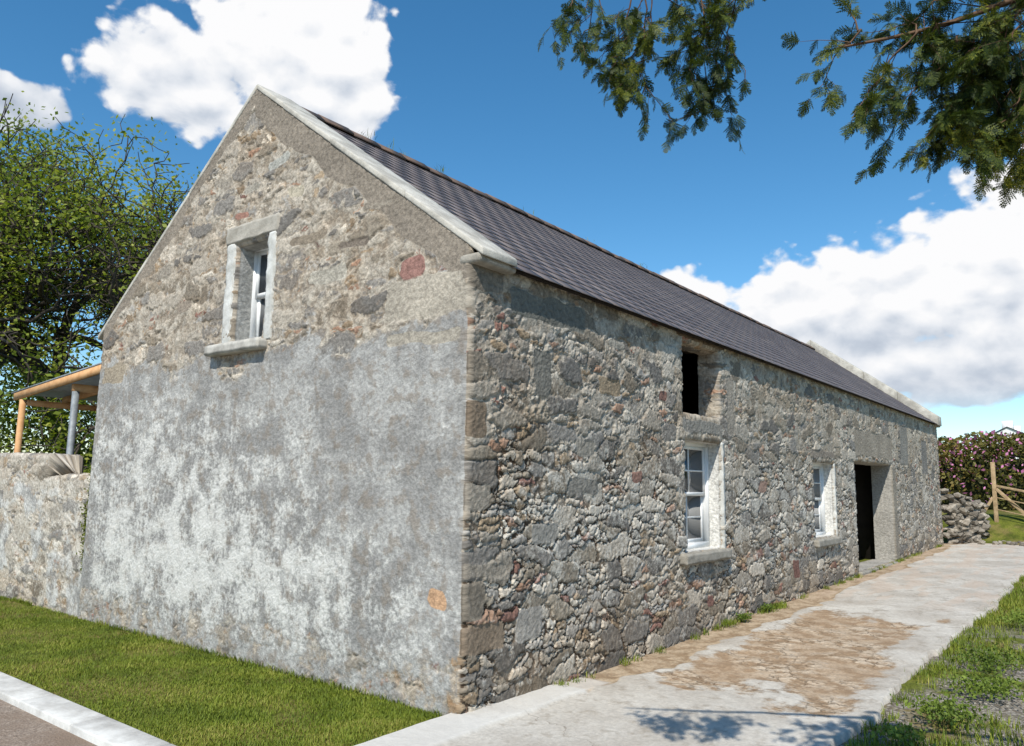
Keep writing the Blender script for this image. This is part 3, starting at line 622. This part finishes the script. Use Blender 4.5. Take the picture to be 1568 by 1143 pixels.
def limb(pts,r0,r1):
    pts=[np.array(p,float) for p in pts]; out=[]
    for i in range(len(pts)-1):
        a=pts[max(i-1,0)];b=pts[i];c=pts[i+1];d=pts[min(i+2,len(pts)-1)]
        for k in range(8):
            t_=k/8; out.append(.5*((2*b)+(-a+c)*t_+(2*a-5*b+4*c-d)*t_**2+(-a+3*b-3*c+d)*t_**3))
    out.append(pts[-1]); n=len(out)-1
    for i in range(n): TW.append((out[i],out[i+1],r0+(r1-r0)*i/n,r0+(r1-r0)*(i+1)/n))
TX,TY=-1.2,-8.2
TW.append(((TX,TY,-.1),(TX+.05,TY,1.5),.26,.2)); TW.append(((TX+.05,TY,1.5),(TX,TY+.1,3.4),.2,.16)); TW.append(((TX,TY+.1,3.4),(TX,TY,5.5),.16,.11)); TW.append(((TX,TY,5.5),(TX,TY,8.5),.11,.02))
limb([(TX,TY+.1,3.4),(-1.3,-6,4.5),(-1.55,-3.9,4.25),(-2.0,-2.8,4.02),(-2.25,-2.3,3.97)],.05,.008)
limb([(TX,TY+.1,3.2),(-1.1,-6,3.9),(-1.25,-4.3,3.78),(-1.42,-3.75,3.66),(-1.6,-3.4,3.6)],.025,.004)
for a,b_,dn in [((-2.15,-2.45,3.99),(-2.18,-2.45,3.80),.9),((-2.1,-2.6,3.99),(-2.14,-2.5,3.70),1.),((-2.06,-2.7,4.0),(-2.06,-2.6,3.44),1.1),((-2.02,-2.76,4.0),(-2.0,-2.7,3.42),1.1),((-2.0,-2.8,4.0),(-2.0,-2.72,3.62),1.),((-1.95,-2.88,4.03),(-1.90,-2.93,3.38),1.1),((-1.85,-3.05,4.06),(-1.82,-3.02,3.46),1.),((-1.82,-3.1,4.08),(-1.86,-2.96,3.38),1.),((-1.8,-3.15,4.08),(-1.9,-2.95,3.6),.9),((-2.0,-2.8,4.0),(-1.94,-2.86,3.72),.9)]:
    twig(a,b_,.0045,dn*.9,.0,.07)
for a,b_,dn in [((-1.5,-3.68,3.62),(-1.62,-3.42,3.26),1.),((-1.35,-3.95,3.64),(-1.48,-3.72,3.16),1.2),((-1.25,-4.2,3.67),(-1.30,-3.94,3.08),1.2),((-1.6,-3.48,3.65),(-1.64,-3.38,3.55),.9),((-1.4,-3.85,3.64),(-1.35,-3.8,3.2),1.1),((-1.3,-4.1,3.66),(-1.2,-3.9,3.3),1.2),((-1.2,-4.4,3.7),(-1.22,-4.1,3.1),1.2),((-1.3,-4.1,3.66),(-1.5,-3.85,3.4),1.),((-1.25,-4.2,3.67),(-1.2,-4.02,3.5),1.2),((-1.5,-3.68,3.62),(-1.45,-3.62,3.75),1.),((-1.35,-3.95,3.64),(-1.25,-3.85,3.85),1.2),((-1.3,-4.1,3.66),(-1.1,-3.95,3.7),1.2),((-1.6,-3.48,3.65),(-1.58,-3.44,3.8),.8),((-1.3,-4.1,3.7),(-1.4,-3.85,3.9),1.2),((-1.4,-3.8,3.66),(-1.5,-3.6,3.5),1.),((-1.35,-3.9,3.66),(-1.3,-3.75,3.55),1.2),((-1.2,-4.2,3.75),(-1.15,-3.95,3.9),1.2),((-1.35,-3.95,3.7),(-1.38,-3.75,3.78),1.2),((-1.2,-4.3,3.6),(-1.3,-4.0,3.3),1.2),((-1.3,-4.0,3.6),(-1.38,-3.78,3.3),1.3),((-1.25,-4.1,3.7),(-1.3,-3.85,3.65),1.3),((-1.3,-4.0,3.75),(-1.42,-3.7,3.62),1.3),((-1.2,-4.2,3.6),(-1.2,-3.95,3.2),1.3),((-1.15,-4.2,3.8),(-1.2,-3.9,3.75),1.3),((-1.4,-3.85,3.75),(-1.5,-3.6,3.68),1.2),((-1.2,-4.2,3.5),(-1.27,-3.98,3.02),1.2),((-1.1,-4.3,3.9),(-1.25,-3.92,3.95),1.2),((-1.35,-3.9,3.5),(-1.42,-3.75,3.2),1.2),((-1.3,-4.05,3.45),(-1.36,-3.86,3.08),1.3),((-1.35,-3.95,3.6),(-1.42,-3.72,3.42),1.3),((-1.25,-4.1,3.6),(-1.28,-3.88,3.45),1.4),((-1.3,-4.05,3.7),(-1.36,-3.8,3.52),1.4),((-1.3,-4.05,3.8),(-1.4,-3.78,3.8),1.3),((-1.42,-3.8,3.6),(-1.52,-3.6,3.3),1.2)]:
    twig(a,b_,.0045,dn*1.05,.0,.075)
for k in range(40):
    z=crng.uniform(4.6,8.2); a=crng.uniform(0,2*math.pi); rr=(8.8-z)*.5; twig((TX,TY,z),(TX+rr*math.cos(a),TY+rr*math.sin(a),z-.3),.02,.4,.1,.4,0)
for k in range(14):
    t_=k/14; twig((-1.25,-7.5+t_*2.6,3.9+t_*.3),(-1.25+crng.uniform(-.7,.7),-7.2+t_*2.6,3.3+t_*.3),.008,.6,0,.2,0)
Vt,Ft=tubes(TW,5); Vf=np.concatenate(FR); Ff=np.arange(len(Vf)).reshape(-1,4); Vj,Fj,fm=join([(Vt,Ft,0),(Vf,Ff,1)])
mesh_np('cypress_tree',Vj,Fj,[CYB,CYP],fm=fm)
# ---------------------------------------------------------------- far right
def rocks(name,items,mat,seed=1):
    import bmesh
    bm=bmesh.new(); r=random.Random(seed)
    for (x,y,z,sx,sy,sz) in items:
        q=bmesh.ops.create_icosphere(bm,subdivisions=1,radius=1.)['verts']; rot=Matrix.Rotation(r.uniform(-.7,.7),3,'Z')@Matrix.Rotation(r.uniform(-.5,.5),3,'X')@Matrix.Rotation(r.uniform(-.5,.5),3,'Y')
        for v in q:
            c=v.co.copy(); m_=max(abs(c.x),abs(c.y),abs(c.z)); c=c*(.5+.5/m_*.8)*r.uniform(.75,1.2)
            c=Vector((c.x*sx,c.y*sy,c.z*sz)); v.co=rot@c+Vector((x,y,z))
    me=bpy.data.meshes.new(name); bm.to_mesh(me); bm.free(); me.materials.append(mat); o=bpy.data.objects.new(name,me); COL.objects.link(o); return o
ROCK=simple('dry_stone',lin(106,99,88),lin(158,149,136),5,.95,.9,.02,island=.35)
it=[];rg=random.Random(8)
for k in range(260):
    s=rg.uniform(0,1.3); zt=1.72-.3*s+rg.uniform(-.1,.1); z=rg.uniform(.3,zt); it.append((21.0+s*.75+rg.uniform(-.1,.1),-.15-s*.55+rg.uniform(-.12,.12),z,rg.uniform(.07,.22),.16,rg.uniform(.05,.12)))
for k in range(22): it.append((rg.uniform(20.9,22.3),rg.uniform(-2.1,-.5),.34,rg.uniform(.06,.16),.1,.07))
rocks('drystone_wall',it,ROCK)
fence=empty('wooden_fence'); FW=simple('fence_timber',lin(150,126,94),lin(184,160,124),9,.85,0)
fz=lambda x,y:float(ground_z(np.array([x]),np.array([y]))[0])
FP=[(22.6,-1.15),(22.2,-2.3),(21.9,-3.6),(21.7,-5.2),(21.5,-7)]
Ls=[];
for i,(x,y) in enumerate(FP):
    h=1.75 if i==0 else 1.2; z=fz(x,y); Ls.append(beam((x,y,z-.2),(x,y,z+h),.11,.11))
z=fz(22.6,-1.15); Ls.append(beam((22.5,-2.1,z+.0),(22.58,-1.2,z+.95),.09,.09)); Ls.append(beam((22.6,-.7,z),(22.6,-1.1,z+.7),.08,.08))
for a_,b_ in zip(FP[:-1],FP[1:]):
    for hh in (.35,.7,1.05): Ls.append(beam((a_[0],a_[1],fz(*a_)+hh),(b_[0],b_[1],fz(*b_)+hh),.02 if hh<1 else .03,.07 if hh>1 else .03))
boxes('posts_and_rails',Ls,[FW],fence,.006)
RHO=foliage('rhododendron_leaf',[(0,lin(66,68,32)),(.5,lin(104,102,46)),(1,lin(142,118,66))],.2,.6,.6)
PINK=foliage('pink_blossom',[(0,lin(186,104,152)),(1,lin(214,146,184))],0,.6)
x=29+4*rng.random(60000);y=-22+30*rng.random(60000);top=3.15+.9*(vnoise(x,y,.45,71)-.5); z=.7+top*rng.random(60000)**.6
V_,F_=leafquads(np.stack([x,y,z],-1),.085,rng)
kk=rng.random(60000)<.14*(vnoise(x,y,.5,73)>.48); x2,y2,z2=x[kk]-.15,y[kk],z[kk]+.05; Vp,Fp=leafquads(np.stack([x2,y2,z2],-1),.08,rng); Vj,Fj,fm=join([(V_,F_,0),(Vp,Fp,1)])
mesh_np('rhododendron_hedge',Vj,Fj,[RHO,PINK],fm=fm)
boxes('hedge_core',[(29.8,32.2,-22,8,.2,3.0)],[simple('hedge_inside',lin(44,48,24),lin(58,60,30),4,bs=0)],None)  # one solid dark box filling the inside of the hedge, no separate stems
house=empty('white_house',(91,4.9,4.3))
HW=simple('house_render',lin(225,225,222),lin(236,236,233),2,bs=0)
def gablehouse(x0,x1,y0,y1,h,rh):
    ym=(y0+y1)/2; V=[(x0,y0,0),(x1,y0,0),(x1,y1,0),(x0,y1,0),(x0,y0,h),(x1,y0,h),(x1,y1,h),(x0,y1,h)]
    o=mesh_np('walls',V,[[0,1,5,4],[1,2,6,5],[2,3,7,6],[3,0,4,7]],[HW],parent=house)
    mesh_np('gable_ends',[(x0,y0,h),(x0,y1,h),(x0,ym,h+rh),(x1,y0,h),(x1,y1,h),(x1,ym,h+rh)],[[0,2,1],[3,4,5]],[HW],parent=house)
    mesh_np('roof',[(x0-.2,y0-.3,h-.1),(x1+.2,y0-.3,h-.1),(x1+.2,ym,h+rh+.1),(x0-.2,ym,h+rh+.1),(x0-.2,y1+.3,h-.1),(x1+.2,y1+.3,h-.1)],[[0,1,2,3],[3,2,5,4]],[SLATE],parent=house)
    boxes('chimneys',[(x0+.1,x0+.9,ym-.5,ym+.5,h+rh-.6,h+rh+.7),(x1-.9,x1-.1,ym-.5,ym+.5,h+rh-.6,h+rh+.7)],[HW],house)
    boxes('windows',[(x0-.03,x0+.05,ym-1.8,ym-.9,1,2.1),(x0-.03,x0+.05,ym+.9,ym+1.8,1,2.1)],[GLASS],house)
gablehouse(0,9,-3,3,2.6,1.5)
# ---------------------------------------------------------------- sky, sun, camera
SUN=Vector((-.87,-.38,0)).normalized(); EL=math.radians(48); sd=Vector((SUN.x*math.cos(EL),SUN.y*math.cos(EL),math.sin(EL)))
w=bpy.data.worlds.new('World'); scene.world=w; w.use_nodes=True; t=NT(w.node_tree); t.n.clear()
try: w.cycles.sampling_method='MANUAL'; w.cycles.sample_map_resolution=512
except Exception as e: print(e)
sky=t.new('ShaderNodeTexSky',sky_type='NISHITA'); sky.sun_disc=False; sky.sun_elevation=EL; sky.sun_rotation=math.atan2(sd.x,sd.y)%(2*math.pi); sky.air_density=1.; sky.dust_density=.2; sky.ozone_density=3.
bg=t.new('ShaderNodeBackground'); hs=t.new('ShaderNodeHueSaturation'); hs.inputs['Saturation'].default_value=1.27; hs.inputs['Hue'].default_value=.492; hs.inputs['Value'].default_value=1.05; t.l.new(sky.outputs[0],hs.inputs['Color']); t.l.new(hs.outputs[0],bg.inputs[0]); bg.inputs[1].default_value=.15
d=t.new('ShaderNodeTexCoord').outputs['Generated']; s=t.sep(t.v('NORMALIZE',d)); az=t.m('MULTIPLY',t.m('ARCTAN2',s[1],s[0]),57.2958); el=t.m('MULTIPLY',t.m('ARCSINE',s[2]),57.2958)
BL=[(55.5,30,7.0,6.),(63,26.5,5.8,3.6),(51,27.5,3.3,3.4),(73.5,22.5,4,1.6),(72,31,6,1.1),(5,13,7.5,6.2),(15,11,8,5.),(25.5,12.0,4.4,3.8),(-4,14,7,6),(8,8,12,2.6)]
cv=t.new('ShaderNodeCombineXYZ'); t.put(cv.inputs[0],az); t.put(cv.inputs[1],el)
F=None
for (a0,e0,rx,ry) in BL:
    q=t.v('MULTIPLY',t.v('SUBTRACT',cv.outputs[0],(float(a0),float(e0),0.)),(1/rx,1/ry,0.)); ln=t.new('ShaderNodeVectorMath',operation='LENGTH'); t.put(ln.inputs[0],q); f=t.m('SUBTRACT',1.,ln.outputs['Value'])
    F=f if F is None else t.m('SMOOTH_MAX',F,f,.25)
F=t.m('MAXIMUM',F,-.8)
def dens(off,det):
    p_=t.v('MULTIPLY',t.v('ADD',cv.outputs[0],(off*.4,off,0.)),(.1,.14,0.))
    N=t.noise(p_,1.9,det,.57,False,'2D',.15); wv_=t.v('ADD',p_,t.v('SCALE',t.noise(p_,5,2,.5,True,'2D'),sc=.1)); vb=t.voro(wv_,4.2,'SMOOTH_F1',1,'2D').outputs['Distance']
    return t.m('ADD',t.m('MULTIPLY',t.m('SUBTRACT',N,.5),1.5),t.m('MULTIPLY',t.m('SUBTRACT',.42,vb),.9)),wv_
N0,wv0=dens(0.,8);N1,_=dens(1.1,5); vb2=t.voro(wv0,10.5,'SMOOTH_F1',1,'2D').outputs['Distance']
D0=t.m('ADD',t.m('ADD',t.m('MULTIPLY_ADD',F,1.8,.05),N0),t.m('MULTIPLY',t.m('SUBTRACT',.42,vb2),.4))
mask=t.ss(D0,-.03,.34); base=t.m('MULTIPLY_ADD',t.ss(az,38,46),15.5,10.5)
lit=t.m('ADD',.68,t.m('MULTIPLY',t.m('SUBTRACT',N0,N1),.5)); lit=t.m('ADD',lit,t.m('MULTIPLY',t.m('SUBTRACT',el,base),.055)); lit=t.m('SUBTRACT',lit,t.m('MULTIPLY',t.ss(D0,.6,2.2),.16),None,True)
cc=t.ramp(lit,[(0,(.36,.42,.53,1)),(.35,(.58,.64,.73,1)),(.6,(.82,.85,.90,1)),(.8,(.98,.98,.99,1))]); bc=t.new('ShaderNodeBackground'); t.put(bc.inputs[0],cc); bc.inputs[1].default_value=1.
mx=t.new('ShaderNodeMixShader'); t.put(mx.inputs[0],t.m('MULTIPLY',mask,t.ss(el,1.,7.))); t.l.new(bg.outputs[0],mx.inputs[1]); t.l.new(bc.outputs[0],mx.inputs[2]); wo=t.new('ShaderNodeOutputWorld'); t.l.new(mx.outputs[0],wo.inputs[0])
sl_=bpy.data.lights.new('sun','SUN'); sl_.energy=5.0; sl_.angle=math.radians(.5); sl_.color=(1,.95,.86); so=bpy.data.objects.new('sun',sl_); COL.objects.link(so); so.rotation_euler=(-sd).to_track_quat('-Z','Y').to_euler()
cam=bpy.data.cameras.new('camera'); co=bpy.data.objects.new('camera',cam); COL.objects.link(co); scene.camera=co
R_=Vector((.6160,-.7875,.0154));D_=Vector((.1208,.0752,-.9899));F_=Vector((.7785,.6117,.1414))
M4=Matrix(((R_.x,-D_.x,-F_.x,-4.747),(R_.y,-D_.y,-F_.y,-4.187),(R_.z,-D_.z,-F_.z,1.801),(0,0,0,1))); co.matrix_world=M4
cam.lens=1183/1568*36; cam.sensor_width=36; cam.clip_end=3000; cam.clip_start=.05
scene.view_settings.view_transform='Standard'; scene.view_settings.look='None'; scene.view_settings.exposure=0
